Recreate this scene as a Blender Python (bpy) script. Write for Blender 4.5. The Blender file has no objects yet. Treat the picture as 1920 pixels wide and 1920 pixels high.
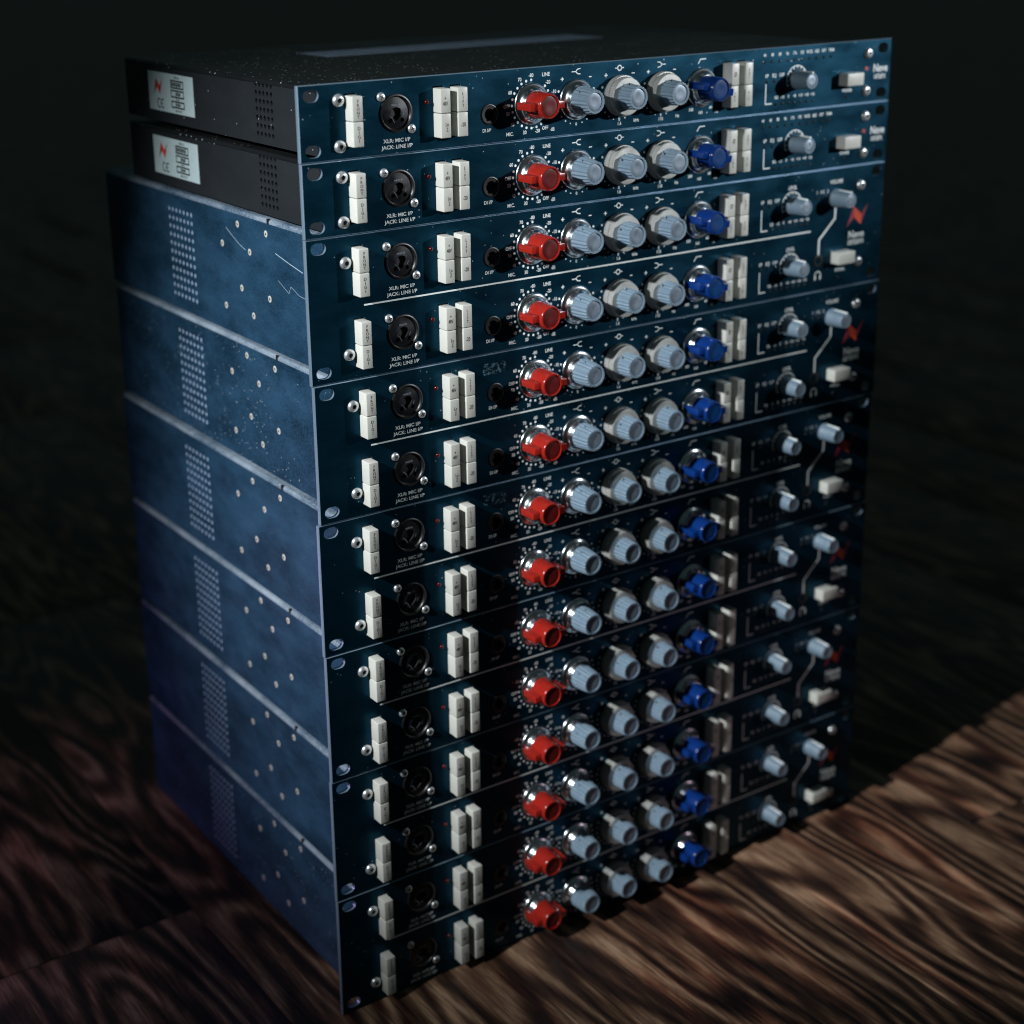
import bpy, bmesh, math, random
from mathutils import Vector, Matrix
from mathutils.geometry import delaunay_2d_cdt

random.seed(7)
S = 0.001                      # the code below speaks millimetres
U = 44.45                      # one rack unit
scn = bpy.context.scene
col = scn.collection

# ------------------------------------------------------------------ camera
cam_d = bpy.data.cameras.new('camera')
cam = bpy.data.objects.new('camera', cam_d)
col.objects.link(cam)
scn.camera = cam
cam_d.sensor_fit = 'HORIZONTAL'
cam_d.sensor_width = 36.0
cam_d.lens = 3053.78 / 1920 * 36.0
cam_d.shift_x = 72.37 / 1920
cam_d.shift_y = -169.99 / 1920
cam_d.clip_start = 0.01
cam_d.clip_end = 100.0
YAW, PITCH, ROLL = 0.5816388, -0.3036226, -0.0189318
fw = Vector((math.sin(YAW) * math.cos(PITCH), math.cos(YAW) * math.cos(PITCH), math.sin(PITCH)))
rt0 = Vector((math.cos(YAW), -math.sin(YAW), 0))
up0 = rt0.cross(fw)
rt = math.cos(ROLL) * rt0 + math.sin(ROLL) * up0
up = -math.sin(ROLL) * rt0 + math.cos(ROLL) * up0
cpos = Vector((-433.73, -834.906, 714.896)) * S
mw = Matrix((rt, up, -fw)).transposed().to_4x4()
mw.translation = cpos
cam.matrix_world = mw
cam_d.dof.use_dof = True
cam_d.dof.focus_distance = (Vector((0.085, -0.005, 0.50)) - cpos).dot(fw)
cam_d.dof.aperture_fstop = 4.4
cam_d.dof.aperture_blades = 9

scn.render.resolution_x = 1024
scn.render.resolution_y = 1024
scn.view_settings.view_transform = 'Standard'
scn.view_settings.look = 'None'
scn.view_settings.exposure = 0.0
scn.view_settings.gamma = 1.0
scn.view_settings.use_curve_mapping = False

# ------------------------------------------------------------------ world and lamps (a dark studio)
world = bpy.data.worlds.new('World')
scn.world = world
world.use_nodes = True
bg = world.node_tree.nodes['Background']
bg.inputs['Color'].default_value = (0.0145, 0.0250, 0.0250, 1)
bg.inputs['Strength'].default_value = 1.0


def aim(o, target):
    d = Vector(target) * S - o.location
    o.rotation_euler = d.to_track_quat('-Z', 'Y').to_euler()


def spot(name, loc, target, power, size, blend, radius, color):
    l = bpy.data.lights.new(name, 'SPOT')
    l.energy = power
    l.spot_size = math.radians(size)
    l.spot_blend = blend
    l.shadow_soft_size = radius * S
    l.color = color
    o = bpy.data.objects.new(name, l)
    col.objects.link(o)
    o.location = Vector(loc) * S
    aim(o, target)
    return o


spot('left_lamp', (-1100, -260, 1120), (130, 24, 352), 140.0, 28.5, 0.95, 13, (0.95, 0.98, 1.0))
spot('right_lamp', (1584, -1195, 973), (300, 0, 640), 135.0, 21, 1.0, 20, (0.93, 0.97, 1.0))
spot('pink_fill', (1250, -950, 150), (330, 0, 150), 5.0, 15, 1.0, 60, (1.0, 0.66, 0.80))  # added fill to brighten the lower right buttons, no known source
spot('purple_lamp', (-400, 430, 130), (0, 150, 0), 1.3, 120, 1.0, 50, (0.86, 0.52, 1.0))
scn.cycles.max_bounces = 8
scn.cycles.use_denoising = True
scn.cycles.filter_width = 1.1


# ------------------------------------------------------------------ materials
def new_mat(name):
    m = bpy.data.materials.new(name)
    m.use_nodes = True
    return m, m.node_tree.nodes, m.node_tree.links, m.node_tree.nodes['Principled BSDF']


def noise(N, L, vec, scale, detail=2.0, rough=0.5):
    n = N.new('ShaderNodeTexNoise')
    n.inputs['Scale'].default_value = scale
    n.inputs['Detail'].default_value = detail
    n.inputs['Roughness'].default_value = rough
    L.new(vec, n.inputs['Vector'])
    return n.outputs['Fac']


def ramp(N, L, fac, stops):
    r = N.new('ShaderNodeValToRGB')
    els = r.color_ramp.elements
    while len(els) < len(stops):
        els.new(0.5)
    for e, (p, c) in zip(els, stops):
        e.position = p
        e.color = (c, c, c, 1) if not isinstance(c, tuple) else (*c, 1)
    L.new(fac, r.inputs['Fac'])
    return r.outputs['Color']


def mix(N, L, fac, a, b):
    n = N.new('ShaderNodeMix')
    n.data_type = 'RGBA'
    for sock, v in ((n.inputs[0], fac), (n.inputs[6], a), (n.inputs[7], b)):
        if hasattr(v, 'is_output'):
            L.new(v, sock)
        elif isinstance(v, tuple):
            sock.default_value = (*v, 1)
        else:
            sock.default_value = v
    return n.outputs[2]


def math_n(N, L, op, a, b=0.0):
    n = N.new('ShaderNodeMath')
    n.operation = op
    for i, v in enumerate((a, b)):
        if hasattr(v, 'is_output'):
            L.new(v, n.inputs[i])
        else:
            n.inputs[i].default_value = v
    return n.outputs[0]


def coords(N, L, scale=(1, 1, 1), rand=0.0):
    tc = N.new('ShaderNodeTexCoord')
    v = tc.outputs['Object']
    if rand:
        oi = N.new('ShaderNodeObjectInfo')
        k = math_n(N, L, 'MULTIPLY', oi.outputs['Random'], rand)
        a = N.new('ShaderNodeVectorMath')
        a.operation = 'ADD'
        L.new(v, a.inputs[0])
        L.new(k, a.inputs[1])
        v = a.outputs[0]
    mp = N.new('ShaderNodeMapping')
    mp.inputs['Scale'].default_value = scale
    L.new(v, mp.inputs['Vector'])
    return mp.outputs['Vector']


def bump(N, L, bsdf, h, strength, dist):
    b = N.new('ShaderNodeBump')
    b.inputs['Strength'].default_value = strength
    b.inputs['Distance'].default_value = dist
    L.new(h, b.inputs['Height'])
    L.new(b.outputs['Normal'], bsdf.inputs['Normal'])


def plain(name, color, rough=0.5, metal=0.0, spec=0.5, grime=0.0, coat=0.0):
    m, N, L, B = new_mat(name)
    B.inputs['Base Color'].default_value = (*color, 1)
    B.inputs['Roughness'].default_value = rough
    B.inputs['Metallic'].default_value = metal
    B.inputs['Specular IOR Level'].default_value = spec
    B.inputs['Coat Weight'].default_value = coat
    if grime:
        v = coords(N, L, rand=9.0)
        f = noise(N, L, v, 260.0, 4.0, 0.6)
        dark = tuple(c * (1 - grime) for c in color)
        L.new(mix(N, L, ramp(N, L, f, [(0.35, 0.0), (0.65, 1.0)]), dark, color), B.inputs['Base Color'])
        r = ramp(N, L, noise(N, L, v, 120.0, 3.0), [(0.3, max(0.02, rough - 0.08)), (0.7, rough + 0.1)])
        L.new(r, B.inputs['Roughness'])
    return m


def dusty_paint(name, color, dust, rough, dust_amount, texture, smear, wear=0.0, metal=0.0, cutout=False, speck=0.16):
    """powder-coated or painted sheet metal with fine orange peel, dust specks and wiped smears"""
    m, N, L, B = new_mat(name)
    v = coords(N, L, rand=7.0)
    # soft blotches where hands wiped the paint
    vs = coords(N, L, (1, 1, 2.2), rand=5.0)
    blot = ramp(N, L, noise(N, L, vs, 17.0, 8.0, 0.66), [(0.38, 0.0), (0.86, 1.0)])
    base = mix(N, L, math_n(N, L, 'MULTIPLY', blot, smear), color, dust)
    # fine grain of the coating
    g = noise(N, L, v, 900.0, 3.0, 0.7)
    grain = ramp(N, L, g, [(0.47, 0.0), (0.72, 1.0)])
    base = mix(N, L, math_n(N, L, 'MULTIPLY', grain, texture), base, dust)
    # dust specks
    vo = N.new('ShaderNodeTexVoronoi')
    vo.inputs['Scale'].default_value = 420.0
    L.new(v, vo.inputs['Vector'])
    near = math_n(N, L, 'LESS_THAN', vo.outputs['Distance'], speck)
    sep = N.new('ShaderNodeSeparateColor')
    L.new(vo.outputs['Color'], sep.inputs['Color'])
    clump = ramp(N, L, noise(N, L, v, 28.0, 3.0, 0.6), [(0.40, 0.0), (0.75, 1.0)])
    keep = math_n(N, L, 'LESS_THAN', sep.outputs['Red'], math_n(N, L, 'MULTIPLY', clump, dust_amount))
    sp = math_n(N, L, 'MULTIPLY', near, keep)
    base = mix(N, L, sp, base, (0.42, 0.46, 0.48))
    L.new(base, B.inputs['Base Color'])
    L.new(ramp(N, L, noise(N, L, vs, 30.0, 4.0), [(0.3, rough - 0.07), (0.7, rough + 0.10)]), B.inputs['Roughness'])
    B.inputs['Specular IOR Level'].default_value = 0.12 if metal > 0.5 else 0.3
    B.inputs['Metallic'].default_value = metal
    h = math_n(N, L, 'ADD', g, math_n(N, L, 'MULTIPLY', sp, 2.0))
    bump(N, L, B, h, 0.12 + wear, 0.00012)
    if cutout:
        a = noise(N, L, v, 420.0, 3.0, 0.7)
        L.new(ramp(N, L, a, [(0.50, 0.0), (0.58, 0.75)]), B.inputs['Alpha'])
    return m


def wood_mat():
    m, N, L, B = new_mat('stained_oak')
    v = coords(N, L, (1.0, 0.19, 1.0), rand=40.0)
    warp = noise(N, L, v, 10.0, 2.2, 0.5)
    rings = math_n(N, L, 'SINE', math_n(N, L, 'MULTIPLY', warp, 92.0))
    rings = math_n(N, L, 'ADD', math_n(N, L, 'MULTIPLY', rings, 0.5), 0.5)
    fib = noise(N, L, coords(N, L, (1.0, 0.03, 1.0), rand=23.0), 1100.0, 3.0, 0.7)
    mid = noise(N, L, coords(N, L, (1.0, 0.06, 1.0), rand=11.0), 260.0, 5.0, 0.7)
    blot = noise(N, L, coords(N, L, (1.0, 0.30, 1.0), rand=31.0), 24.0, 4.0, 0.65)
    t = math_n(N, L, 'ADD', math_n(N, L, 'MULTIPLY', rings, 0.20),
               math_n(N, L, 'ADD', math_n(N, L, 'MULTIPLY', fib, 0.36), math_n(N, L, 'MULTIPLY', mid, 0.40)))
    t = math_n(N, L, 'ADD', t, math_n(N, L, 'MULTIPLY', blot, 0.42))
    c = ramp(N, L, t, [(0.53, (0.0055, 0.0032, 0.0036)), (0.65, (0.042, 0.020, 0.013)),
                       (0.76, (0.15, 0.080, 0.048)), (0.90, (0.46, 0.30, 0.19))])
    warm = ramp(N, L, noise(N, L, coords(N, L, (1.0, 0.12, 1.0), rand=53.0), 45.0, 3.0, 0.6), [(0.52, 0.0), (0.66, 1.0)])
    hs = N.new('ShaderNodeHueSaturation')
    hs.inputs['Hue'].default_value = 0.485
    hs.inputs['Saturation'].default_value = 1.15
    hs.inputs['Value'].default_value = 1.25
    L.new(c, hs.inputs['Color'])
    c = mix(N, L, warm, c, hs.outputs['Color'])
    L.new(c, B.inputs['Base Color'])
    L.new(ramp(N, L, t, [(0.3, 0.34), (0.8, 0.50)]), B.inputs['Roughness'])
    B.inputs['Specular IOR Level'].default_value = 0.5
    bump(N, L, B, t, 0.35, 0.0012)
    return m


MT = {}
MT['panel'] = dusty_paint('blue_grey_panel_paint', (0.0018, 0.028, 0.053), (0.020, 0.10, 0.16), 0.32, 0.18, 0.10, 0.24, 0.0, 0.72)
MT['edge'] = plain('panel_edge_metal', (0.26, 0.37, 0.48), 0.35, 0.6)
MT['grille'] = plain('dark_grille_metal', (0.22, 0.29, 0.38), 0.34, 0.6)
MT['case_blue'] = dusty_paint('blue_textured_case_paint', (0.0048, 0.021, 0.041), (0.055, 0.155, 0.29), 0.38, 0.16, 0.36, 0.50, 0.18, 0.12)
MT['lid_blue'] = dusty_paint('highlit_dusty_blue_lid_paint', (0.04, 0.075, 0.12), (0.42, 0.50, 0.58), 0.45, 0.3, 0.5, 1.0, 0.14)  # paler than the case: bright seam highlight put into the dusty lid colour
MT['case_black'] = dusty_paint('black_case_paint', (0.013, 0.016, 0.019), (0.04, 0.045, 0.05), 0.45, 0.07, 0.10, 0.12, 0.05)
MT['lid_black'] = dusty_paint('black_lid_paint', (0.006, 0.007, 0.008), (0.03, 0.033, 0.036), 0.38, 0.45, 0.10, 0.12, 0.05, 0.0, False, 0.22)
MT['ink'] = plain('white_print', (0.80, 0.86, 0.86), 0.5)
MT['ink_dark'] = plain('black_print', (0.012, 0.012, 0.014), 0.5)
MT['cap'] = plain('ivory_button_plastic', (0.54, 0.545, 0.50), 0.36, 0, 0.5, 0.04)
MT['red'] = plain('red_knob_plastic', (0.31, 0.017, 0.011), 0.15, 0, 0.5, 0.10)
MT['red_face'] = plain('red_knob_disc', (0.13, 0.008, 0.009), 0.30, 0, 0.5, 0.15)
MT['blue'] = plain('blue_knob_plastic', (0.0035, 0.030, 0.17), 0.17, 0, 0.5, 0.10)
MT['blue_face'] = plain('blue_knob_disc', (0.003, 0.042, 0.16), 0.40, 0, 0.15, 0.15)
MT['grey'] = plain('grey_knob_plastic', (0.17, 0.245, 0.315), 0.32, 0, 0.5, 0.10)
MT['disc'] = plain('satin_knob_disc', (0.20, 0.25, 0.31), 0.42, 0.35, 0.5, 0.12)
MT['chrome'] = plain('polished_metal', (0.66, 0.70, 0.74), 0.22, 1.0)
MT['alu'] = plain('satin_aluminium', (0.44, 0.45, 0.43), 0.38, 0.35, 0.5, 0.10)
MT['steel'] = plain('bright_screw_steel', (0.70, 0.73, 0.75), 0.33, 0.8)
MT['zinc'] = plain('zinc_screw', (0.62, 0.61, 0.56), 0.36, 0.25)
MT['inner'] = plain('zinc_inner_plate', (0.34, 0.46, 0.62), 0.5, 0.0)
MT['hole'] = plain('dark_recess', (0.004, 0.004, 0.005), 0.6)
MT['black'] = plain('black_socket_plastic', (0.006, 0.007, 0.008), 0.38, 0, 0.5)
MT['black_mould'] = plain('black_moulded_insert', (0.009, 0.011, 0.015), 0.33, 0, 0.5, 0.5)
MT['mark'] = plain('embossed_mark', (0.16, 0.18, 0.21), 0.4)
MT['led_red'] = plain('red_led_lens', (0.07, 0.003, 0.004), 0.08, 0, 0.6)
MT['led_dark'] = plain('unlit_led_lens', (0.03, 0.034, 0.036), 0.08, 0, 0.6)
MT['bolt'] = plain('orange_red_print', (0.62, 0.055, 0.012), 0.45)
MT['bolt_edge'] = plain('crimson_print', (0.25, 0.012, 0.03), 0.45)
MT['sticker'] = plain('pale_label_paper', (0.46, 0.58, 0.60), 0.35, 0, 0.5, 0.08)
MT['residue'] = dusty_paint('tape_residue', (0.03, 0.10, 0.15), (0.16, 0.30, 0.36), 0.6, 0.5, 1.0, 0.6, 0.3, 0.0, True)
MT['scratch'] = plain('bare_scratch', (0.30, 0.38, 0.46), 0.45)
MT['rubber'] = plain('rubber_foot', (0.01, 0.01, 0.01), 0.7)
MT['wood'] = wood_mat()


# ------------------------------------------------------------------ mesh helpers
class MB:
    """collects verts and faces in millimetres"""
    def __init__(self):
        self.v, self.f, self.mi = [], [], []

    def add(self, vs, fs, mi=0):
        o = len(self.v)
        self.v += [tuple(p) for p in vs]
        for f in fs:
            self.f.append(tuple(i + o for i in f))
            self.mi.append(mi)
        return self

    def box(self, x0, x1, y0, y1, z0, z1, mi=0):
        vs = [(x, y, z) for x in (x0, x1) for y in (y0, y1) for z in (z0, z1)]
        return self.add(vs, [(0, 1, 3, 2), (4, 6, 7, 5), (0, 4, 5, 1), (2, 3, 7, 6), (0, 2, 6, 4), (1, 5, 7, 3)], mi)

    def bbox(self, x0, x1, y0, y1, z0, z1, r=0.5, seg=2, mi=0):
        bm = bmesh.new()
        bmesh.ops.create_cube(bm, size=1)
        for p in bm.verts:
            p.co = Vector(((x0 + x1) / 2 + p.co.x * (x1 - x0), (y0 + y1) / 2 + p.co.y * (y1 - y0),
                           (z0 + z1) / 2 + p.co.z * (z1 - z0)))
        bmesh.ops.bevel(bm, geom=bm.edges[:] + bm.verts[:], offset=r, segments=seg, affect='EDGES', profile=0.5)
        bm.verts.index_update()
        self.add([p.co[:] for p in bm.verts], [[q.index for q in f.verts] for f in bm.faces], mi)
        bm.free()
        return self

    def lathe(self, prof, n=32, cx=0, cz=0, rfun=None, mi=0, cap_end=True):
        """profile [(r, y)] turned about the knob axis (-Y points at the viewer)"""
        vs, fs = [], []
        for r, y in prof:
            for k in range(n):
                a = 2 * math.pi * k / n
                rr = r if rfun is None else r + rfun(a, y)
                vs.append((cx + rr * math.cos(a), y, cz + rr * math.sin(a)))
        for j in range(len(prof) - 1):
            for k in range(n):
                a, b = j * n + k, j * n + (k + 1) % n
                fs.append((a, b, b + n, a + n))
        if cap_end:
            fs.append(tuple((len(prof) - 1) * n + k for k in range(n)))
        return self.add(vs, fs, mi)

    def poly(self, pts, y, mi=0):
        """flat polygon in the panel plane, facing -Y"""
        return self.add([(x, y, z) for x, z in pts], [tuple(range(len(pts)))], mi)

    def disc(self, cx, cz, r, y, n=14, mi=0):
        return self.poly([(cx + r * math.cos(2 * math.pi * k / n), cz + r * math.sin(2 * math.pi * k / n)) for k in range(n)], y, mi)

    def stroke(self, pts, w, y, mi=0):
        for (x0, z0), (x1, z1) in zip(pts[:-1], pts[1:]):
            d = math.hypot(x1 - x0, z1 - z0) or 1
            nx, nz = -(z1 - z0) / d * w / 2, (x1 - x0) / d * w / 2
            ex, ez = (x1 - x0) / d * w * 0.25, (z1 - z0) / d * w * 0.25
            self.poly([(x0 - nx - ex, z0 - nz - ez), (x1 - nx + ex, z1 - nz + ez),
                       (x1 + nx + ex, z1 + nz + ez), (x0 + nx - ex, z0 + nz - ez)], y, mi)
            y -= 0.004
        return self

    def text(self, s, x, z, h, y=-0.07, sx=0.92, align='c', vertical=False, mi=0, width=None):
        if vertical:
            step = h * 1.28
            zz = z + step * (len(s) - 1) / 2
            for ch in s:
                if ch != ' ':
                    self.text(ch, x, zz, h, y, sx, mi=mi)
                zz -= step
            return self
        vs, fs, x0, x1 = glyphs(s)
        k = h / CAP
        if width:
            sx = width / ((x1 - x0) * k)
        ox = {'c': -(x0 + x1) / 2, 'l': -x0, 'r': -x1}[align]
        return self.add([(x + (vx + ox) * k * sx, y, z - h / 2 + vz * k) for vx, vz in vs], fs, mi)

    def mesh(self, name, mats, smooth=35):
        me = bpy.data.meshes.new(name)
        me.from_pydata([(a * S, b * S, c * S) for a, b, c in self.v], [], self.f)
        for m in (mats if isinstance(mats, (list, tuple)) else [mats]):
            me.materials.append(MT[m])
        me.polygons.foreach_set('material_index', self.mi)
        me.validate()
        if smooth:
            bm = bmesh.new()
            bm.from_mesh(me)
            bmesh.ops.remove_doubles(bm, verts=bm.verts[:], dist=1e-7)
            if smooth != 1:
                bmesh.ops.recalc_face_normals(bm, faces=bm.faces[:])
            lim = math.radians(smooth)
            for f in bm.faces:
                f.smooth = True
            for e in bm.edges:
                e.smooth = len(e.link_faces) == 2 and e.calc_face_angle(0) < lim
            bm.to_mesh(me)
            bm.free()
        return me


GL = {}


def glyphs(s):
    if s not in GL:
        c = bpy.data.curves.new('t', 'FONT')
        c.body = s
        c.resolution_u = 3
        c.offset = 0.018
        o = bpy.data.objects.new('t', c)
        col.objects.link(o)
        dg = bpy.context.evaluated_depsgraph_get()
        me = o.evaluated_get(dg).to_mesh()
        vs = [(p.co.x, p.co.y) for p in me.vertices]
        fs = [tuple(p.vertices) for p in me.polygons]
        xs = [p[0] for p in vs] or [0]
        GL[s] = (vs, fs, min(xs), max(xs))
        o.evaluated_get(dg).to_mesh_clear()
        bpy.data.objects.remove(o)
        bpy.data.curves.remove(c)
    return GL[s]


CAP = max(p[1] for p in glyphs('H')[0])


def circle(cx, cz, r, n=20):
    return [(cx + r * math.cos(2 * math.pi * k / n), cz + r * math.sin(2 * math.pi * k / n)) for k in range(n)]


def obround(cx, cz, w, h, n=8):
    r, d = h / 2, (w - h) / 2
    a = [(cx + d + r * math.cos(-math.pi / 2 + math.pi * k / n), cz + r * math.sin(-math.pi / 2 + math.pi * k / n)) for k in range(n + 1)]
    b = [(cx - d + r * math.cos(math.pi / 2 + math.pi * k / n), cz + r * math.sin(math.pi / 2 + math.pi * k / n)) for k in range(n + 1)]
    return a + b


def rect(x0, x1, z0, z1):
    return [(x0, z0), (x1, z0), (x1, z1), (x0, z1)]


def inside(p, poly):
    c, j = False, len(poly) - 1
    for i in range(len(poly)):
        (xi, yi), (xj, yj) = poly[i], poly[j]
        if (yi > p[1]) != (yj > p[1]) and p[0] < (xj - xi) * (p[1] - yi) / (yj - yi) + xi:
            c = not c
        j = i
    return c


def tess(outer, holes):
    pts, cons = [], []
    for loop in [outer] + holes:
        o = len(pts)
        pts += [Vector(p) for p in loop]
        cons += [(o + i, o + (i + 1) % len(loop)) for i in range(len(loop))]
    vs, es, fs, *_ = delaunay_2d_cdt(pts, cons, [], 0, 1e-6)
    out = []
    for f in fs:
        c = (sum(vs[i].x for i in f) / len(f), sum(vs[i].y for i in f) / len(f))
        if inside(c, outer) and not any(inside(c, h) for h in holes):
            out.append(tuple(f))
    return [(p.x, p.y) for p in vs], out


def plate(mb, x0, x1, z0, z1, y0, y1, holes, chamfer=0.35, fn=None, mi=0, emi=0):
    """sheet with real openings; y0 is the visible face. fn maps (a, depth, b) to xyz"""
    fn = fn or (lambda a, y, b: (a, y, b))
    c = chamfer
    vs, fs = tess(rect(x0 + c, x1 - c, z0 + c, z1 - c), holes)
    mb.add([fn(a, y0, b) for a, b in vs], fs, mi)
    sg = 1 if y1 > y0 else -1
    o, i = rect(x0, x1, z0, z1), rect(x0 + c, x1 - c, z0 + c, z1 - c)
    for k in range(4):
        k2 = (k + 1) % 4
        if c:
            mb.add([fn(i[k][0], y0, i[k][1]), fn(i[k2][0], y0, i[k2][1]), fn(o[k2][0], y0 + sg * c, o[k2][1]), fn(o[k][0], y0 + sg * c, o[k][1])], [(0, 1, 2, 3)], emi)
        mb.add([fn(o[k][0], y0 + sg * c, o[k][1]), fn(o[k2][0], y0 + sg * c, o[k2][1]), fn(o[k2][0], y1, o[k2][1]), fn(o[k][0], y1, o[k][1])], [(0, 1, 2, 3)], emi)
    for h in holes:
        n = len(h)
        mb.add([fn(a, y0, b) for a, b in h] + [fn(a, y1, b) for a, b in h],
               [(k, (k + 1) % n, n + (k + 1) % n, n + k) for k in range(n)], emi)
    vs, fs = tess(rect(x0, x1, z0, z1), holes)
    mb.add([fn(a, y1, b) for a, b in vs], fs, mi)


def obj(name, me, parent=None, loc=(0, 0, 0), rot=None):
    o = bpy.data.objects.new(name, me)
    col.objects.link(o)
    o.location = Vector(loc) * S
    if rot:
        o.rotation_euler = rot
    if parent is not None:
        o.parent = parent
    return o


# ------------------------------------------------------------------ floor
fl = MB()
fl.box(-9000, 15000, -3000, 20000, -30, -8.4)
floor = obj('floor', fl.mesh('floor', 'wood', 0))
floor['kind'] = 'structure'
PW = 190.0
plank_mesh = []
for ln in (1220.0,):
    mb = MB()
    mb.bbox(-PW / 2 + 0.25, PW / 2 - 0.25, -ln / 2 + 0.25, ln / 2 - 0.25, -8.0, 0.0, 1.0, 2)
    plank_mesh.append(mb.mesh('plank', 'wood'))
stag = {-1: 785, 0: 560, 1: 1010, 2: 330, 3: 870}
for i in range(-6, 13):
    xc = -32 - PW / 2 + i * PW
    off = {0: 175, 1: -455}.get(i, (i * 437) % 1220 - 610)
    for k in range(-1, 3):
        yc = off + k * 1220 + 610
        if yc < -1300 or yc > 2900:
            continue
        obj('plank', plank_mesh[0], floor, (xc, yc, 0))

# ------------------------------------------------------------------ shared part meshes
ZC = 22.0                                   # knob axis height inside a row
KX = (162.8, 197.7, 232.5, 267.3, 302.2)

# chrome skirt under the big knobs
mb = MB()
mb.lathe([(13.0, 0.0), (13.0, -0.7), (12.6, -1.2), (11.9, -1.5), (11.0, -1.9), (10.1, -2.8), (9.5, -4.0), (9.2, -5.4), (8.9, -6.0), (7.0, -6.0)], 48)
M_skirt = mb.mesh('skirt', 'chrome', 50)


def wing_knob(body, disc, name):
    mb = MB()
    mb.lathe([(8.5, -3.5), (8.5, -6.0), (7.8, -18.9), (7.5, -19.6), (7.1, -20.0), (6.5, -20.0), (6.35, -19.4), (6.3, -18.5)], 40)
    mb.bbox(-13.1, 13.1, -17.6, -3.0, -2.35, 2.35, 0.45, 2)
    body_me = mb.mesh(name, body, 40)
    d = MB()
    d.lathe([(6.15, -18.9), (6.15, -19.25), (5.6, -19.35), (2.5, -19.2)], 36)
    return body_me, d.mesh('knob_disc', disc, 30)


M_red, M_red_disc = wing_knob('red', 'red_face', 'gain_knob')
M_blue, M_blue_disc = wing_knob('blue', 'blue_face', 'filter_knob')
s = MB()
s.lathe([(0.75, -0.4), (0.75, 0.0), (0.4, 0.1)], 10)
M_set_screw = s.mesh('set_screw', 'hole', 30)

# fluted grey knob
flute = lambda a, y: 0.34 * math.cos(20 * a) if y > -19.9 else 0.30 * math.cos(20 * a)


def fluted(y0, r0, name):
    mb = MB()
    mb.lathe([(r0, y0), (r0 - 0.5, -13.0), (7.35, -19.4)], 160, rfun=flute, cap_end=False)
    prof = [(7.35, -19.4), (7.05, -20.0)]
    mb.lathe(prof, 160, rfun=lambda a, y: 0.34 * math.cos(20 * a) * (1 if y > -19.6 else 0.8), cap_end=False)
    n = 160
    ring = [(7.05, -20.0), (5.95, -20.0), (5.85, -19.1), (5.8, -18.4)]
    mb.lathe(ring, n, rfun=lambda a, y: 0, cap_end=True)
    # blend the fluted rim into the flat ring
    o = [(7.05 + 0.34 * 0.8 * math.cos(20 * 2 * math.pi * k / n)) for k in range(n)]
    vs = [(o[k] * math.cos(2 * math.pi * k / n), -20.0, o[k] * math.sin(2 * math.pi * k / n)) for k in range(n)]
    vs += [(7.05 * math.cos(2 * math.pi * k / n), -20.02, 7.05 * math.sin(2 * math.pi * k / n)) for k in range(n)]
    mb.add(vs, [(k, (k + 1) % n, n + (k + 1) % n, n + k) for k in range(n)])
    return mb.mesh(name, 'grey', 28)


M_high = fluted(-4.5, 8.6, 'treble_knob')
M_inner = fluted(-8.4, 8.2, 'inner_knob')
d = MB()
d.lathe([(5.75, -18.8), (5.75, -19.15), (5.2, -19.3), (2.5, -19.1)], 36)
M_disc = d.mesh('knob_disc', 'disc', 30)

# satin frequency ring with a knurled band
mb = MB()
knurl = lambda a, y: (0.22 * math.cos(60 * a + (1.6 if -3.4 < y < -2.2 else 0.0)) if -5.3 < y < -0.9 else 0.0)
mb.lathe([(12.4, 0.0), (12.7, -0.8), (12.9, -1.2), (12.9, -2.2), (12.9, -3.2), (12.9, -4.2), (12.9, -5.2), (12.3, -5.25), (12.0, -8.6), (11.6, -9.0), (8.4, -9.1)], 240, rfun=knurl)
M_ring = mb.mesh('frequency_ring', 'alu', 18)

# small level / volume knob
mb = MB()
mb.lathe([(6.6, 0.0), (6.6, -2.0), (6.2, -2.6), (5.6, -14.4), (5.2, -15.0), (4.2, -15.0), (4.12, -14.5), (4.1, -13.9)], 96, rfun=lambda a, y: 0.10 * math.cos(24 * a) if -14.5 < y < -2.1 else 0)
M_level = mb.mesh('level_knob', 'grey', 30)
p = MB()
p.bbox(-0.75, 0.75, -15.25, -2.3, 4.6, 6.45, 0.2, 1)
M_pointer = p.mesh('pointer', 'ink', 30)
d = MB()
d.lathe([(4.05, -14.3), (4.05, -14.6), (3.6, -14.75), (1.5, -14.6)], 24)
M_level_disc = d.mesh('knob_disc', 'disc', 30)

# push-button caps with their lettering
CW, CH, CD = 6.9, 14.45, 8.5


def cap_mesh(w, h, dpt):
    mb = MB()
    mb.bbox(-w / 2, w / 2, -dpt, 2.6, -h / 2, h / 2, 0.55, 3)
    return mb.mesh('button_cap', 'cap', 40)


M_cap = cap_mesh(CW, CH, CD)
M_power = cap_mesh(16.4, 8.8, 8.3)


def legend(lines, h, vertical=False, dz=0.0, dx=0.0, sx=0.8):
    mb = MB()
    if vertical:
        mb.text(lines, dx, dz, h, -CD - 0.03, sx, vertical=True)
    else:
        n = len(lines)
        for i, t in enumerate(lines):
            mb.text(t, dx, dz + ((n - 1) / 2 - i) * h * 1.35, h, -CD - 0.03, sx)
    return mb.mesh('legend', 'ink_dark', 0)


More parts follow.
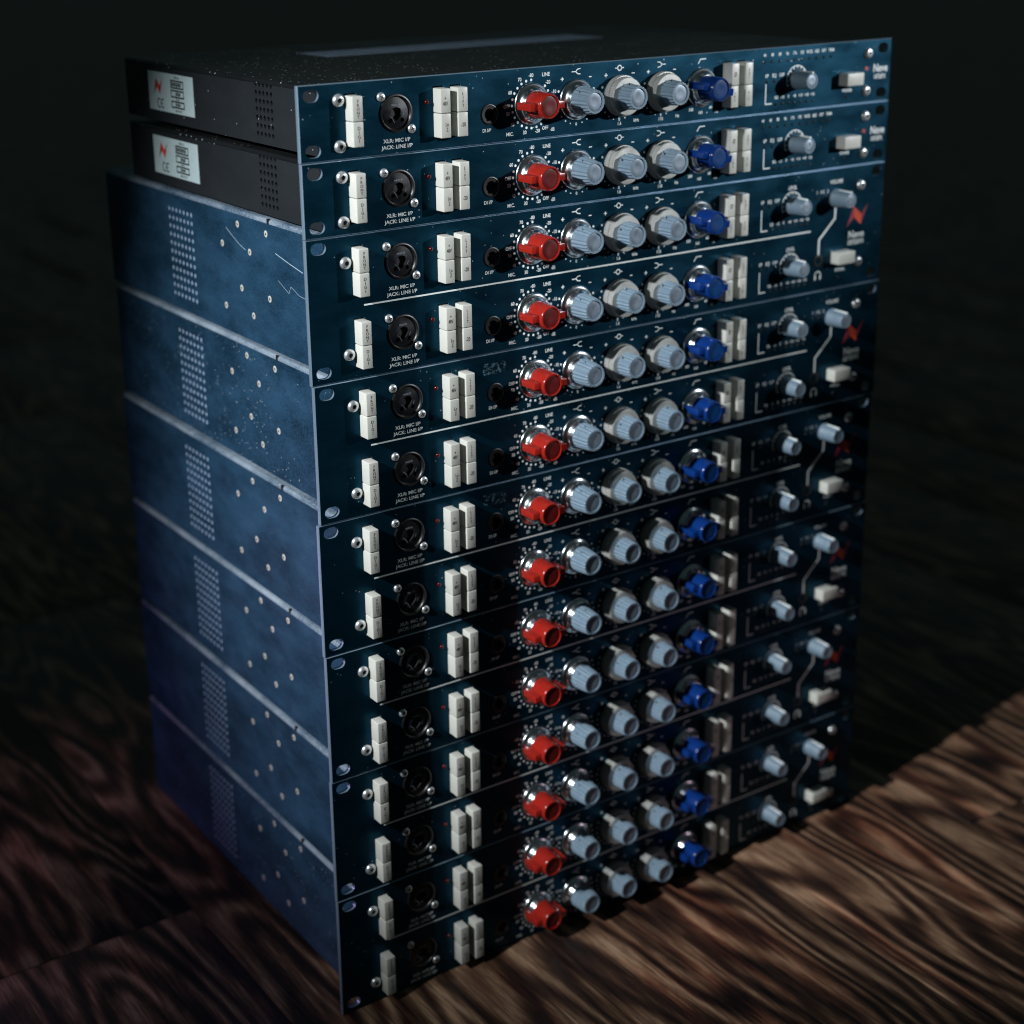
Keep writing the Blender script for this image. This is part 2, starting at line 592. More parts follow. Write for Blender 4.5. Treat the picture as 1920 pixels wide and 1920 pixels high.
LEG = {
    'FRONT': legend('FRONT', 1.75, True, -0.1, 0.3, 1.0), 'DIGI': legend('DIGI', 1.9, True, 0, 0.3, 1.0),
    '48V': legend(['+', '48V'], 2.3, dx=-0.3, sx=0.66), 'LOZ': legend(['Lo', 'Z'], 2.3, dz=-0.6, dx=0.6, sx=0.66),
    'LIFT': legend('LIFT', 1.8, True, 0, 0.0, 0.9), '-20': legend(['-20'], 2.5, sx=0.72),
    'PHI': legend(['\u00d8'], 3.0, sx=0.7), 'INS': legend('INS', 1.7, True, 0, 0, 0.9),
    'EQL': legend('EQL', 1.8, True, 0, 0, 0.9), 'S/C': legend('S/C', 1.7, True, 0, 0, 0.9),
}

# button-head hex screw
mb = MB()
n = 36
prof = [(3.8, 0.0), (3.8, -0.4), (3.65, -0.9), (3.25, -1.5), (2.7, -1.95), (2.1, -2.2)]
mb.lathe(prof, n, cap_end=False)
hexp = []
for k in range(n):
    a = 2 * math.pi * k / n
    q = (a % (math.pi / 3)) - math.pi / 6
    hexp.append(1.38 / math.cos(q))
ri = [(2.1 * math.cos(2 * math.pi * k / n), -2.2, 2.1 * math.sin(2 * math.pi * k / n)) for k in range(n)]
h1 = [(hexp[k] * math.cos(2 * math.pi * k / n), -2.2, hexp[k] * math.sin(2 * math.pi * k / n)) for k in range(n)]
h2 = [(x, -0.5, z) for x, _, z in h1]
mb.add(ri + h1 + h2, [(k, (k + 1) % n, n + (k + 1) % n, n + k) for k in range(n)] +
       [(n + k, n + (k + 1) % n, 2 * n + (k + 1) % n, 2 * n + k) for k in range(n)])
M_hex = mb.mesh('hex_screw', 'steel', 30)
d = MB()
d.poly([(x, z) for x, _, z in h2], -0.6)
M_hex_bottom = d.mesh('hex_socket', 'hole', 0)

# cross-head screw
mb = MB()
mb.lathe([(2.75, 0.0), (2.75, -0.5), (2.5, -1.1), (1.9, -1.55), (1.0, -1.7)], 28)
M_cross = mb.mesh('cross_head_screw', 'steel', 40)
d = MB()
d.box(-0.32, 0.32, -1.76, -1.2, -1.45, 1.45)
d.box(-1.45, 1.45, -1.765, -1.2, -0.32, 0.32)
M_cross_slot = d.mesh('cross_slot', 'hole', 0)

# countersunk side screw (axis along -X)
mb = MB()
mb.lathe([(2.25, 0.0), (2.25, -0.12), (1.9, -0.2), (0.7, -0.16)], 20)
M_side_screw = mb.mesh('side_screw', 'zinc', 40)
d = MB()
d.box(-0.28, 0.28, -0.235, -0.1, -1.1, 1.1)
d.box(-1.1, 1.1, -0.238, -0.1, -0.28, 0.28)
M_side_slot = d.mesh('cross_slot', 'hole', 0)

# combination socket
mb = MB()
mb.lathe([(11.3, 0.0), (11.3, -0.5), (10.9, -0.85), (10.2, -0.9), (9.9, -0.6), (9.5, -0.1), (9.35, 2.4)], 48, cap_end=False)
M_combo = mb.mesh('combo_socket', 'black', 40)
mb = MB()
slots = [[(-2.6, 2.6), (0.4, 3.6), (3.2, 2.4), (4.0, -0.2), (2.6, -2.4), (0.2, -4.6), (-2.2, -3.0), (-3.9, -0.4)]]
for a, r0 in ((100, 5.6), (222, 5.6), (318, 5.6)):
    slots.append(circle(r0 * math.cos(math.radians(a)) + 0.2, r0 * math.sin(math.radians(a)) - 0.6, 1.35, 10))
slots = [slots[0], slots[2], slots[3]]
vs, fs = tess(circle(0, 0, 9.3, 40), slots)
mb.add([(a, 0.5 - 0.9 * (1 - (math.hypot(a, b) / 9.3) ** 2), b) for a, b in vs], fs)
for h in slots:
    k_ = len(h)
    mb.add([(a, 0.5 - 0.9 * (1 - (math.hypot(a, b) / 9.3) ** 2), b) for a, b in h] + [(a, 2.4, b) for a, b in h],
           [(k, (k + 1) % k_, k_ + (k + 1) % k_, k_ + k) for k in range(k_)], 1)
    mb.add([(a, 2.4, b) for a, b in h], [tuple(range(k_))], 1)
M_insert = mb.mesh('socket_insert', ['black_mould', 'hole'], 30)
d = MB()
d.text('neutrik', 0.0, 5.0, 1.5, -0.32, 0.95)
d.stroke([(-4.6, -1.2), (-2.6, -2.9), (-1.2, -5.6)], 0.3, -0.30)
d.stroke([(5.2, -0.4), (4.3, -2.4)], 0.3, -0.25)
M_socket_mark = d.mesh('moulded_mark', 'mark', 0)

# instrument jack, headphone jack
mb = MB()
mb.lathe([(6.4, 0.0), (6.4, -0.25), (6.1, -0.5), (5.6, -0.5), (5.4, -0.25), (3.6, -0.2), (3.4, 2.6)], 36)
M_jack = mb.mesh('jack_socket', 'black', 40)

# LEDs
mb = MB()
mb.lathe([(1.45, 0.0), (1.4, -0.6), (1.1, -1.15), (0.6, -1.45)], 18)
M_led = mb.mesh('led', 'led_red', 60)
mb = MB()
mb.lathe([(1.15, -0.05), (1.1, -0.12), (0.9, -0.45), (0.5, -0.65)], 14)
M_led_small = mb.mesh('meter_led', 'led_dark', 60)

SLOT = 0.45


def cap_slots(single, r):
    """openings for the caps of one row (r = row base height)"""
    out = []
    for cx in (34.2, 94.4, 106.6, 324.6, 337.2):
        out.append(rect(cx - CW / 2 - SLOT, cx + CW / 2 + SLOT, r + 22.2 - CH - 0.2 - SLOT, r + 22.2 + CH + 0.2 + SLOT + 0.5))
    return out


# ------------------------------------------------------------------ printed legends of the front panel
def arc(cx, cz, r, a0, a1, n):
    return [(cx + r * math.cos(math.radians(a0 + (a1 - a0) * k / n)), cz + r * math.sin(math.radians(a0 + (a1 - a0) * k / n))) for k in range(n + 1)]


def row_prints(single):
    """lettering of one channel row: list of (name, mesh)"""
    Y, r, out = -0.06, 0.0, []
    m = MB()

    def T(s, x, z, h, **k):
        m.text(s, x, r + z, h, Y, **k)

    def done(name):
        nonlocal m
        out.append((name, m.mesh(name, 'ink', 0)))
        m = MB()
    T('XLR: MIC I/P', 64.7, 8.2, 2.2, width=18.6)
    T('JACK: LINE I/P', 64.7, 4.5, 2.2, width=21.6)
    done('socket_legend')
    T('DI I/P', 126.0, 8.4, 2.1, align='l')
    done('jack_legend')
    # gain scale
    cx, cz = KX[0], r + 21.8
    for a in list(range(90, 285, 15)) + [285, 300, 45, 30, 15, 0, -15, -30]:
        m.disc(cx + 14.8 * math.cos(math.radians(a)), cz + 14.8 * math.sin(math.radians(a)), 0.85, Y)
    for s_, x, z in (('-80', 162.7, 39.5), ('70', 154.1, 37.4), ('60', 146.8, 30.0), ('OFF', 144.2, 21.7), ('50', 144.9, 17.2),
                     ('40', 148.3, 10.4), ('30', 157.6, 4.8), ('-20', 167.4, 5.0), ('-20', 175.6, 34.6), ('-10', 180.2, 28.4),
                     ('0', 180.2, 22.0), ('+10', 180.0, 15.5), ('OFF', 173.3, 6.4)):
        T(s_, x, z, 2.2, sx=0.88)
    T('MIC.', 146.3, 4.6, 2.2)
    T('LINE', 174.1, 39.4, 2.3)
    T('dB', 179.1, 5.1, 2.2)
    done('gain_scale')
    # equaliser scales
    for i in (1, 2, 3):
        x0 = KX[i]
        m.stroke([(x0 - 12.1, r + 35.4), (x0 - 9.9, r + 35.4)], 0.62, Y).stroke([(x0 - 11.0, r + 34.3), (x0 - 11.0, r + 36.5)], 0.62, Y - 0.01)
        m.stroke([(x0 + 10.2, r + 35.5), (x0 + 12.2, r + 35.5)], 0.62, Y)
        for k in range(1, 9):
            for sg in (-1, 1):
                a = math.radians(-90 + sg * (k * 16 + 2))
                if k < 8:
                    rr = 0.42 + 0.055 * k
                    m.disc(x0 + 15.2 * math.cos(a), r + 21.8 + 15.2 * math.sin(a), rr, Y)
        T('0', x0, 6.8, 2.0)
    x0, z0 = KX[1], r + 39.4
    m.stroke([(x0 - 3.4, z0), (x0 - 0.4, z0), (x0 + 1.0, z0 + 1.4), (x0 + 3.2, z0 + 1.7)], 0.62, Y)
    m.stroke([(x0 - 0.4, z0), (x0 + 1.0, z0 - 1.4), (x0 + 3.2, z0 - 1.7)], 0.62, Y - 0.02)
    x0 = KX[2]
    m.stroke([(x0 - 3.4, z0), (x0 - 1.9, z0)], 0.62, Y).stroke([(x0 + 1.9, z0), (x0 + 3.4, z0)], 0.62, Y)
    m.stroke(arc(x0, z0, 1.6, 0, 360, 12), 0.7, Y)
    x0 = KX[3]
    m.stroke([(x0 + 3.4, z0), (x0 + 0.4, z0), (x0 - 1.0, z0 + 1.4), (x0 - 3.2, z0 + 1.7)], 0.62, Y)
    m.stroke([(x0 + 0.4, z0), (x0 - 1.0, z0 - 1.4), (x0 - 3.2, z0 - 1.7)], 0.62, Y - 0.02)
    x0 = KX[4]
    m.stroke([(x0 - 3.2, z0 - 1.6), (x0 - 1.2, z0 + 1.2), (x0 + 3.4, z0 + 1.2)], 0.7, Y)
    T('1.6', KX[2] + 0.3, 4.1, 2.1)
    T('kHz', 246.7, 5.2, 2.1)
    T('110', KX[3] + 0.2, 4.2, 2.1)
    T('Hz', 281.6, 5.2, 2.1)
    for s_, x, z in (('300', 293.5, 8.0), ('160', 301.8, 5.6), ('60', 310.6, 8.4), ('Hz', 316.2, 5.2), ('OFF', 287.6, 13.0)):
        T(s_, x, z, 2.0)
    done('equaliser_scale')
    # meter block
    dz = -1.4 if single else 0.0
    for s_, x in (('I/P', 361.3), ('EQ', 368.2), ('O/P', 375.2)):
        T(s_, x, 26.9 + dz, 2.4, sx=0.85)
    m.stroke([(360.6, r + 21.2 + dz), (360.6, r + 6.4), (366.4, r + 6.4)], 0.85, Y)
    for s_, k in zip(('SIG', '-10', '0', '+8', '+14', '+18', '+26'), range(7)):
        T(s_, 370.6 + 5.8 * k, 10.3, 2.1, sx=0.8)
    cz = r + 22.0 + (-0.8 if single else 0)
    m.stroke(arc(389.6, cz, 9.6, 205, -25, 26), 0.7, Y)
    for k in range(11):
        a = math.radians(205 - 23 * k)
        m.stroke([(389.6 + 7.9 * math.cos(a), cz + 7.9 * math.sin(a)), (389.6 + 9.5 * math.cos(a), cz + 9.5 * math.sin(a))], 0.75, Y - 0.12)
    if not single:
        T('LEVEL', 390.0, 34.6, 2.7, sx=0.85)
    done('meter_scale')
    return out


def bolt_logo(m, cx, cz, k, Y):
    P = [(-10.6, -8.4), (-4.3, 7.0), (4.2, 0.3), (10.7, 7.9), (3.9, -7.5), (-3.0, -1.2)]
    m.poly([(cx + x * k, cz + z * k) for x, z in (P[0], P[1], P[5])], Y, 2)
    m.poly([(cx + x * k, cz + z * k) for x, z in (P[1], P[2], P[4], P[5])], Y - 0.01, 1)
    m.poly([(cx + x * k, cz + z * k) for x, z in (P[2], P[3], P[4])], Y, 2)


def unit_prints(single):
    """lettering that belongs to the whole unit: list of (name, mesh)"""
    Y = -0.06
    out = []
    m = MB()
    if single:
        for s_, k in zip(('44', '48', '88', '96', '176', '192', 'WCK', 'AES', 'INT', 'TRIM'), range(10)):
            m.text(s_, 358.7 + 7.02 * k, 39.6, 2.2, Y, 0.78)
        out.append(('sample_rate_legend', m.mesh('sample_rate_legend', 'ink', 0)))
        m = MB()
        m.text('Neve', 472.3, 24.2, 5.6, Y, 0.84)
        m.text('1073SPX', 472.0, 18.0, 3.2, Y, 0.74)
        bolt_logo(m, 458.2, 24.4, 0.24, Y)
        out.append(('brand_mark', m.mesh('brand_mark', ['ink', 'bolt', 'bolt_edge'], 0)))
        m = MB()
        m.text('POWER', 439.5, 10.2, 2.1, Y)
        out.append(('power_legend', m.mesh('power_legend', 'ink', 0)))
    else:
        m.stroke([(38.0, 45.2), (409.0, 45.2)], 1.0, Y)
        out.append(('divider_line', m.mesh('divider_line', 'ink', 0)))
        m = MB()
        m.text('VOLUME', 433.3, U + 34.6, 2.7, Y, 0.85)
        for s_, x in (('1', 414.0), ('1+2', 419.5), ('2', 425.0)):
            m.text(s_, x, U + 28.4, 2.4, Y, 0.8)
        m.stroke([(433.4, U + 15.5), (433.4, U + 7.6), (418.2, U - 6.5), (418.2, U - 17.0)], 1.6, Y)
        m.stroke(arc(418.3, 11.6, 2.9, 200, -20, 14), 0.9, Y)
        m.poly(rect(414.9, 416.6, 8.4, 11.6), Y - 0.08).poly(rect(420.0, 421.7, 8.4, 11.6), Y - 0.08)
        out.append(('headphone_legend', m.mesh('headphone_legend', 'ink', 0)))
        m = MB()
        bolt_logo(m, 456.3, U + 7.6, 1.0, Y)
        m.text('Neve', 456.2, 38.1, 5.4, Y, 0.98)
        m.text('1073DPX', 456.2, 32.2, 3.5, Y, 0.86)
        out.append(('brand_mark', m.mesh('brand_mark', ['ink', 'bolt', 'bolt_edge'], 0)))
        m = MB()
        m.text('POWER', 441.0, 13.3, 2.2, Y)
        out.append(('power_legend', m.mesh('power_legend', 'ink', 0)))
    return out


M_row_prints = {True: row_prints(True), False: row_prints(False)}
M_unit_prints = {True: unit_prints(True), False: unit_prints(False)}


# ------------------------------------------------------------------ panels and cases
def panel_mesh(single):
    hgt = U if single else 2 * U
    mb = MB()
    holes = []
    for x in (8.5, 474.1):
        for z in ((6.4, 38.0) if single else (7.2, 82.8)):
            holes.append(obround(x, z, 10.2, 7.2))
    for r in ((0,) if single else (0, U)):
        holes += cap_slots(single, r) + [circle(64.6, r + 24.2, 9.6, 32), circle(131.2, r + 18.0, 3.9, 20)]
    if single:
        holes.append(rect(439.2 - 8.6, 439.2 + 8.6, 18.4 - 4.8, 18.4 + 4.9))
    else:
        holes.append(rect(439.6 - 8.6, 439.6 + 8.6, 23.2 - 4.8, 23.2 + 4.9))
    plate(mb, 0, 482.6, 0.22, hgt - 0.22, 0, 3.0, holes, 0.4, emi=1)
    return mb.mesh('front_panel', ['panel', 'edge'], 25)


M_panel = {True: panel_mesh(True), False: panel_mesh(False)}
XL, XR = 18.3, 464.3


def lid_profile(top, r=2.2, low=2.9):
    pts = [(XL - 0.25, top - low)]
    pts += [(XL - 0.25 + r - r * math.cos(math.pi / 2 * k / 6), top - r + r * math.sin(math.pi / 2 * k / 6)) for k in range(7)]
    pts += [(XR + 0.25 - r + r * math.sin(math.pi / 2 * k / 6), top - r + r * math.cos(math.pi / 2 * k / 6)) for k in range(7)]
    pts += [(XR + 0.25, top - low)]
    return pts


def lid_mesh(top, y0, y1, mat, vent=None):
    mb = MB()
    P = lid_profile(top)
    n = len(P)
    if vent is None:
        mb.add([(x, y0, z) for x, z in P] + [(x, y1, z) for x, z in P], [(k, k + 1, n + k + 1, n + k) for k in range(n - 1)])
    else:
        vx0, vx1, vy0, vy1 = vent
        # rounded shoulders, then the flat top with an opening for the grille
        for rng in (range(0, 7), range(8, n - 1)):
            mb.add([(x, y0, z) for x, z in P] + [(x, y1, z) for x, z in P], [(k, k + 1, n + k + 1, n + k) for k in rng])
        xa, xb = P[7][0], P[8][0]
        vs, fs = tess(rect(xa, xb, y0, y1), [rect(vx0, vx1, vy0, vy1)])
        mb.add([(a, b, top) for a, b in vs], fs)
    # rear lip
    mb.add([(x, y1, z) for x, z in P], [tuple(range(n))])
    return mb.mesh('lid', mat, 30)


def grille_mesh(vx0, vx1, vy0, vy1, z, pitch, r, mat):
    mb = MB()
    nx = round((vx1 - vx0) / pitch)
    ny = round((vy1 - vy0) / pitch)
    px, py = (vx1 - vx0) / nx, (vy1 - vy0) / ny
    for i in range(nx):
        for j in range(ny):
            cx, cy = vx0 + (i + 0.5) * px, vy0 + (j + 0.5) * py
            sq, ci, lo = [], [], []
            for k in range(8):
                a = math.pi / 4 * k
                c_, s_ = math.cos(a), math.sin(a)
                m_ = max(abs(c_), abs(s_))
                sq.append((cx + c_ / m_ * px / 2, cy + s_ / m_ * py / 2, z))
                ci.append((cx + c_ * r, cy + s_ * r, z))
                lo.append((cx + c_ * r, cy + s_ * r, z - 1.0))
            mb.add(sq + ci + lo, [(k, (k + 1) % 8, 8 + (k + 1) % 8, 8 + k) for k in range(8)] +
                   [(8 + k, 8 + (k + 1) % 8, 16 + (k + 1) % 8, 16 + k) for k in range(8)])
    return mb.mesh('vent_grille', mat, 0)


def side_mesh(x, y0, y1, z0, z1, holes, mat, sg):
    mb = MB()
    plate(mb, y0, y1, z0, z1, x, x + sg * (0.35 if len(holes) > 40 else 1.2), holes, 0.0, fn=lambda a, d, b: (d, a, b))
    # the sheet folds round the rear corner
    n = 6
    arc_ = [(x + sg * (2.4 - 2.4 * math.cos(math.pi / 2 * k / n)), y1 + 2.4 * math.sin(math.pi / 2 * k / n)) for k in range(n + 1)]
    mb.add([(a, b, z0) for a, b in arc_] + [(a, b, z1) for a, b in arc_], [(k, k + 1, n + k + 2, n + k + 1) for k in range(n)])
    return mb.mesh('side_panel', mat, 25)


SZ = {True: (1.4, 41.4, 300.0), False: (2.0, 87.6, 357.8)}
M_lid, M_sideL, M_sideR, M_rear, M_base = {}, {}, {}, {}, {}
for single in (True, False):
    zb, zt, dep = SZ[single]
    mat = 'case_black' if single else 'case_blue'
    if single:
        hl = [circle(69.5 + 5.15 * i, 7.5 + 5.03 * j, 1.55, 12) for i in range(5) for j in range(7)]
        M_lid[single] = lid_mesh(zt, 3.0, dep, 'lid_black', (124, 372, 190, 240))
    else:
        hl = [circle(203.0 + 6.2 * i, 12.6 + 6.1 * j, 1.65, 14) for i in range(7) for j in range(11)]
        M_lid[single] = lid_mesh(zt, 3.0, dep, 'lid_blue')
    M_sideL[single] = side_mesh(XL, 3.0, dep - 0.4, zb, zt - 2.7, hl, mat, 1)
    M_sideR[single] = side_mesh(XR, 3.0, dep - 0.4, zb, zt - 2.7, [], mat, -1)
    mb = MB()
    mb.box(XL + 1.3, XR - 1.3, dep - 1.6, dep - 0.5, zb + 1.1, zt - 4.2)
    M_rear[single] = mb.mesh('rear_panel', 'case_black', 0)
    mb = MB()
    mb.box(XL + 1.25, XR - 1.25, 3.1, dep - 1.7, zb + 0.1, zb + 1.0)
    M_base[single] = mb.mesh('bottom_plate', 'case_black', 0)
M_grille = grille_mesh(124, 372, 190, 240, SZ[True][1] - 0.15, 4.1, 1.35, 'grille')
mb = MB()
mb.box(XL + 0.45, XL + 1.2, 196, 248, 8, 80)
M_inner_plate = mb.mesh('inner_plate', 'inner', 0)
mb = MB()
mb.box(XL - 0.34, XL + 1.2, 82.6, 85.4, 84.6, 87.7)
M_notch = mb.mesh('lid_notch', 'hole', 0)


# rating label on the single-height cases, read from the left side: u runs towards the front
def sticker_meshes():
    w, h = 75.0, 26.4
    F = lambda u, v, d: (XL - d, 258.6 - u, 8.6 + v)
    b = MB()
    b.add([F(0, 0, 0.25), F(w, 0, 0.25), F(w, h, 0.25), F(0, h, 0.25), F(0, 0, 0), F(w, 0, 0), F(w, h, 0), F(0, h, 0)],
          [(0, 1, 2, 3), (0, 4, 5, 1), (1, 5, 6, 2), (2, 6, 7, 3), (3, 7, 4, 0)])
    base = b.mesh('rating_label', 'sticker', 0)
    q = MB()
    tmp = MB()
    bolt_logo(tmp, 16.5, 17.0, 0.74, 0)
    tmp.stroke(arc(17.0, 5.2, 3.0, 60, 300, 12), 1.0, 0)
    tmp.stroke(arc(23.0, 5.2, 3.0, 60, 300, 12), 1.0, 0).stroke([(20.0, 5.2), (22.8, 5.2)], 0.9, -0.06)
    for i in range(len(tmp.f)):
        if tmp.mi[i] == 0:
            tmp.mi[i] = 0
    for (u0, u1, v0, v1, light) in ((38, 59.5, 16.8, 22.6, ((56.2, 58.6),)), (38, 59.5, 10.6, 16.0, ((40, 45), (55.5, 58.5))), (38, 59.5, 3.6, 8.6, ((40, 44), (54, 58.5)))):
        w_ = 1.1
        tmp.poly(rect(u0, u1, v0, v0 + w_), 0).poly(rect(u0, u1, v1 - w_, v1), 0).poly(rect(u0, u0 + w_, v0, v1), -0.01).poly(rect(u1 - w_, u1, v0, v1), -0.01)
        inner0 = light[0][1] + 0.8 if len(light) > 1 else u0 + 1.6
        inner1 = light[-1][0] - 0.6
        k = 0
        x = inner0
        while x < inner1 - 1:
            tmp.poly(rect(x, min(x + 1.6, inner1), v0 + 1.3 + (k % 2) * 0.4, v1 - 1.5), 0)
            x += 2.1
            k += 1
    tmp.text('SERIAL No', 48.7, 24.3, 1.5, 0, 0.9)
    tmp.text('MODEL', 49.0, 9.6, 1.3, 0, 0.9)
    tmp.text('MADE IN UK', 49.5, 2.0, 1.5, 0, 0.9)
    q.v = [F(x, z, 0.29 - y) for x, y, z in tmp.v]
    q.f, q.mi = tmp.f, tmp.mi
    return base, q.mesh('label_print', ['ink_dark', 'bolt', 'bolt_edge'], 0)


M_sticker, M_sticker_print = sticker_meshes()

mb = MB()
mb.poly([(122.5, 30.8), (139.5, 30.2), (140.3, 34.0), (139.0, 38.6), (135, 38.0), (130, 38.4), (122.2, 38.2), (121.6, 34)], -0.05)
M_residue = mb.mesh('tape_residue', 'residue', 0)

mb = MB()


def side_stroke(m, pts, w):
    t = MB()
    t.stroke([(-a, b) for a, b in pts], w, 0)
    m.add([(XL - 0.05 - 0.0 * y, -x, z) for x, y, z in t.v], t.f)


side_stroke(mb, [(147.0, 73.5), (137.5, 69.0), (128.0, 65.0), (119.0, 62.5)], 0.45)
side_stroke(mb, [(76.0, 67.0), (58.0, 63.5), (40.0, 60.5)], 0.6)
side_stroke(mb, [(74.0, 50.0), (60.0, 44.0), (57.0, 49.0), (46.0, 45.0), (38.0, 44.5)], 0.28)
M_scratch = mb.mesh('scratch', 'scratch', 0)


# ------------------------------------------------------------------ one rack unit
def ring_holes_dark(parent):
    pass


def button(unit, cx, z, key, rnd, depth_off=0.0):
    c = obj('button_cap', M_cap, unit, (cx, depth_off, z))
    obj('legend', LEG[key], c)
    return c


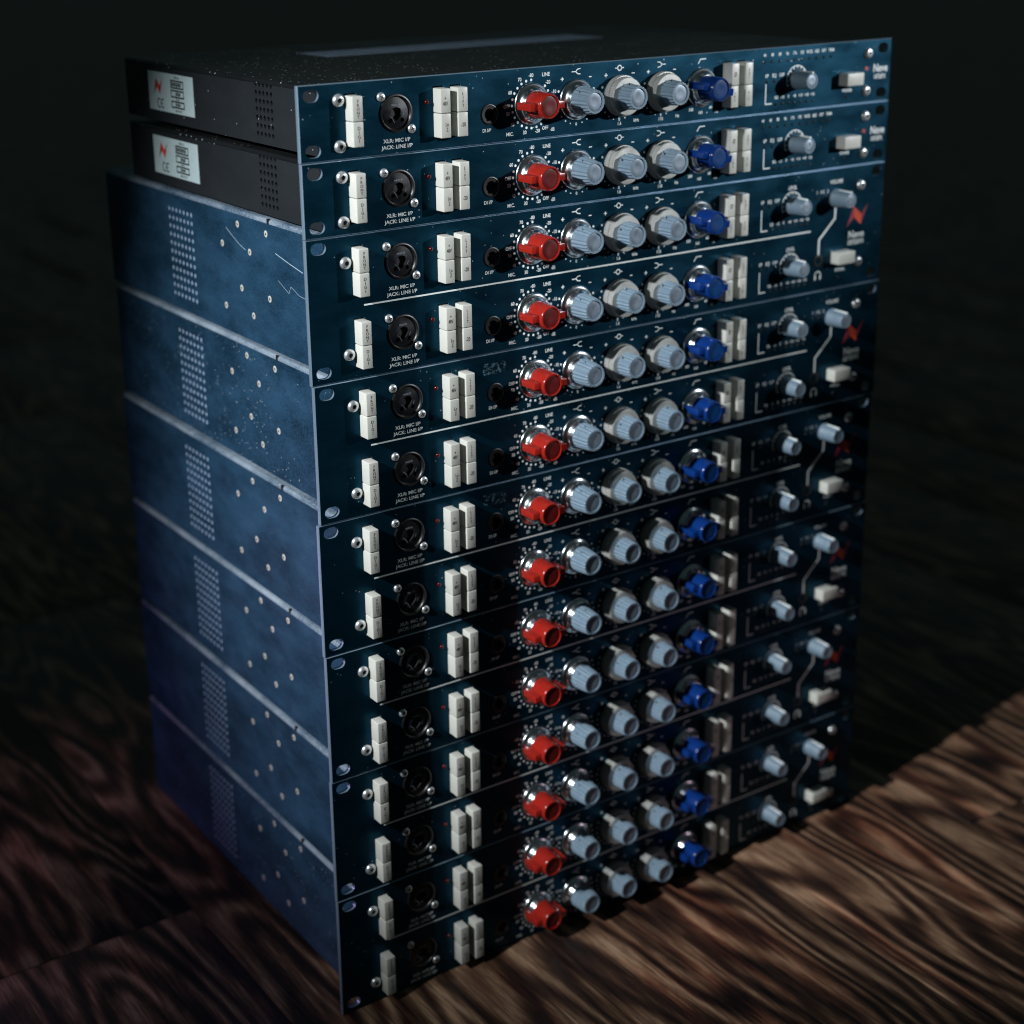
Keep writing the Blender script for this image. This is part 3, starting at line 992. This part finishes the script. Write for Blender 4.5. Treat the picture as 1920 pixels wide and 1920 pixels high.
def build_unit(single, name, loc, idx):
    R = random.Random(100 + idx)
    u = bpy.data.objects.new(name, None)
    col.objects.link(u)
    u.empty_display_size = 0.05
    u.location = Vector(loc) * S
    zb, zt, dep = SZ[single]
    fp = obj('front_panel', M_panel[single], u)
    for r in ((0,) if single else (U, 0)):
        for nm, me in M_row_prints[single]:
            obj(nm, me, fp, (0, 0, r))
    for nm, me in M_unit_prints[single]:
        obj(nm, me, fp)
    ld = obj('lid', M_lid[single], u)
    sp = obj('side_panel', M_sideL[single], u)
    obj('side_panel', M_sideR[single], u)
    obj('rear_panel', M_rear[single], u)
    obj('bottom_plate', M_base[single], u)
    if single:
        obj('vent_grille', M_grille, ld)
        st = obj('rating_label', M_sticker, u)
        obj('label_print', M_sticker_print, st)
    else:
        obj('inner_plate', M_inner_plate, u)
        obj('lid_notch', M_notch, ld)
        for y, below in ((129, 10.8), (88, 11.2), (154, 27.1), (113, 26.9), (128, 53.3), (87.4, 53.4), (153.9, 69.6), (112.5, 69.2)):
            sc = obj('side_screw', M_side_screw, u, (XL, y, 2 * U - below), (0, R.uniform(0, 1.5), -math.pi / 2))
            obj('cross_slot', M_side_slot, sc)
    # panel fixing screws
    pts = ((26.2, 7.8), (26.2, 34.4), (458.8, 35.0), (458.2, 8.6)) if single else ((26.3, 15.9), (26.2, U + 27.9), (458.3, U + 29.5), (458.9, 17.2))
    for x, z in pts:
        h = obj('hex_screw', M_hex, u, (x, 0, z), (0, R.uniform(0, 1.0), 0))
        obj('hex_socket', M_hex_bottom, h)
    for r in ((0,) if single else (U, 0)):
        for dx, top, low in ((34.2, 'FRONT', 'DIGI'), (94.4, '48V', 'LOZ'), (106.6, 'LIFT', '-20'), (324.6, 'PHI', 'INS'), (337.2, 'EQL', 'S/C')):
            for key, sg in ((top, 1), (low, -1)):
                off = R.uniform(-0.15, 0.15)
                button(u, dx, r + 22.2 + sg * (CH / 2 + 0.17), key, R, off)
        cs = obj('combo_socket', M_combo, u, (64.6, 0, r + 24.2))
        obj('socket_insert', M_insert, cs)
        obj('moulded_mark', M_socket_mark, cs)
        for x, z in ((54.6, 34.2), (75.0, 14.2)):
            sc = obj('cross_head_screw', M_cross, u, (x, 0, r + z), (0, R.uniform(0, 1.5), 0))
            obj('cross_slot', M_cross_slot, sc)
        obj('led', M_led, u, (86.1, 0, r + 28.9))
        obj('jack_socket', M_jack, u, (131.2, 0, r + 18.0))
        # big knobs
        for i, x in enumerate(KX):
            a = R.uniform(-0.12, 0.12)
            if i in (0, 4):
                ang = R.uniform(-0.03, 0.05) if i == 0 else R.uniform(-0.05, 0.25)
                k = obj('gain_knob' if i == 0 else 'filter_knob', M_red if i == 0 else M_blue, u, (x, 0, r + ZC), (0, ang, 0))
                obj('knob_disc', M_red_disc if i == 0 else M_blue_disc, k)
                obj('skirt', M_skirt, k)
                q = math.radians(115)
                obj('set_screw', M_set_screw, k, (8.25 * math.cos(q), -9.0, 8.25 * math.sin(q)), (0, 0, 0)).rotation_euler = (0, -(q), math.pi / 2)
            else:
                ang = R.uniform(-0.5, 0.6)
                k = obj('treble_knob' if i == 1 else 'equaliser_knob', M_high if i == 1 else M_inner, u, (x, 0, r + ZC), (0, ang, 0))
                obj('knob_disc', M_disc, k)
                obj('skirt' if i == 1 else 'frequency_ring', M_skirt if i == 1 else M_ring, k)
                q = math.radians(130)
                obj('set_screw', M_set_screw, k, (8.2 * math.cos(q), -11.5, 8.2 * math.sin(q))).rotation_euler = (0, -(q), math.pi / 2)
        dz = -0.8 if single else 0
        lv = obj('level_knob', M_level, u, (389.6, 0, r + 22.0 + dz), (0, R.uniform(-0.1, 0.1), 0))
        obj('pointer', M_pointer, lv)
        obj('knob_disc', M_level_disc, lv)
        for x in (361.4, 368.4, 375.4):
            obj('meter_led', M_led_small, u, (x, 0, r + (21.4 if single else 23.3)))
        for k in range(7):
            obj('meter_led', M_led_small, u, (370.6 + 5.8 * k, 0, r + (5.6 if single else 6.8)))
    if single:
        for k in range(10):
            obj('meter_led', M_led_small, u, (358.7 + 7.02 * k, 0, 35.0))
        obj('power_button', M_power, u, (439.2, 0, 18.4))
        obj('meter_led', M_led_small, u, (439.0, 0, 5.6))
    else:
        vol = obj('volume_knob', M_level, u, (433.3, 0, U + 22.5), (0, R.uniform(-0.15, 0.15), 0))
        obj('pointer', M_pointer, vol)
        obj('knob_disc', M_level_disc, vol)
        obj('headphone_socket', M_jack, u, (418.1, 0, 22.5)).scale = (0.72, 0.72, 0.72)
        obj('power_button', M_power, u, (439.6, 0, 23.2))
        obj('meter_led', M_led_small, u, (439.0, 0, 7.6))
        for x in (414.0, 419.5, 425.0):
            obj('meter_led', M_led_small, u, (x, 0, U + 24.4))
    return u


TOP = 14 * U
UNITS = [
    (True, 'single_rack_preamp', 0.0, 0.0, 'topmost preamp of the stack, single height, black case with perforated dusty lid'),
    (True, 'single_rack_preamp', 0.3, 0.0, 'second preamp from the top, single height, black case with white rating label'),
    (False, 'double_rack_preamp', 0.5, 0.4, 'uppermost double-height preamp, scratched blue case directly under the single-height pair'),
    (False, 'double_rack_preamp', 1.4, 0.0, 'second double-height preamp, tape residue beside its upper row jack, below the scratched one'),
    (False, 'double_rack_preamp', 0.0, 0.3, 'third double-height blue preamp counted down from the scratched one'),
    (False, 'double_rack_preamp', 0.5, 0.0, 'fourth double-height blue preamp, third one up from the wooden floor'),
    (False, 'double_rack_preamp', 0.0, 0.2, 'fifth double-height blue preamp, resting on the lowest one'),
    (False, 'double_rack_preamp', 0.2, 0.0, 'lowest double-height blue preamp, standing on the wooden floor'),
]
z = TOP
made = []
for i, (single, name, dx, dy, label) in enumerate(UNITS):
    z -= U if single else 2 * U
    u = build_unit(single, name, (dx, dy, z), i)
    u['label'] = label
    u['category'] = 'preamp'
    u['group'] = 'rack preamps in the stack'
    made.append(u)
obj('scratch', M_scratch, made[2])
for i, z_ in ((3, U), (4, U)):
    o = obj('tape_residue', M_residue, made[i], (0, 0, z_))
ft = MB()
ft.lathe([(6, 0.0), (6, 1.2), (5.2, 1.95)], 16)
M_foot = ft.mesh('rubber_foot', 'rubber', 30)
for x in (45, 437):
    for y in (40, 320):
        obj('rubber_foot', M_foot, made[7], (x, y, 0), (math.pi / 2, 0, 0))
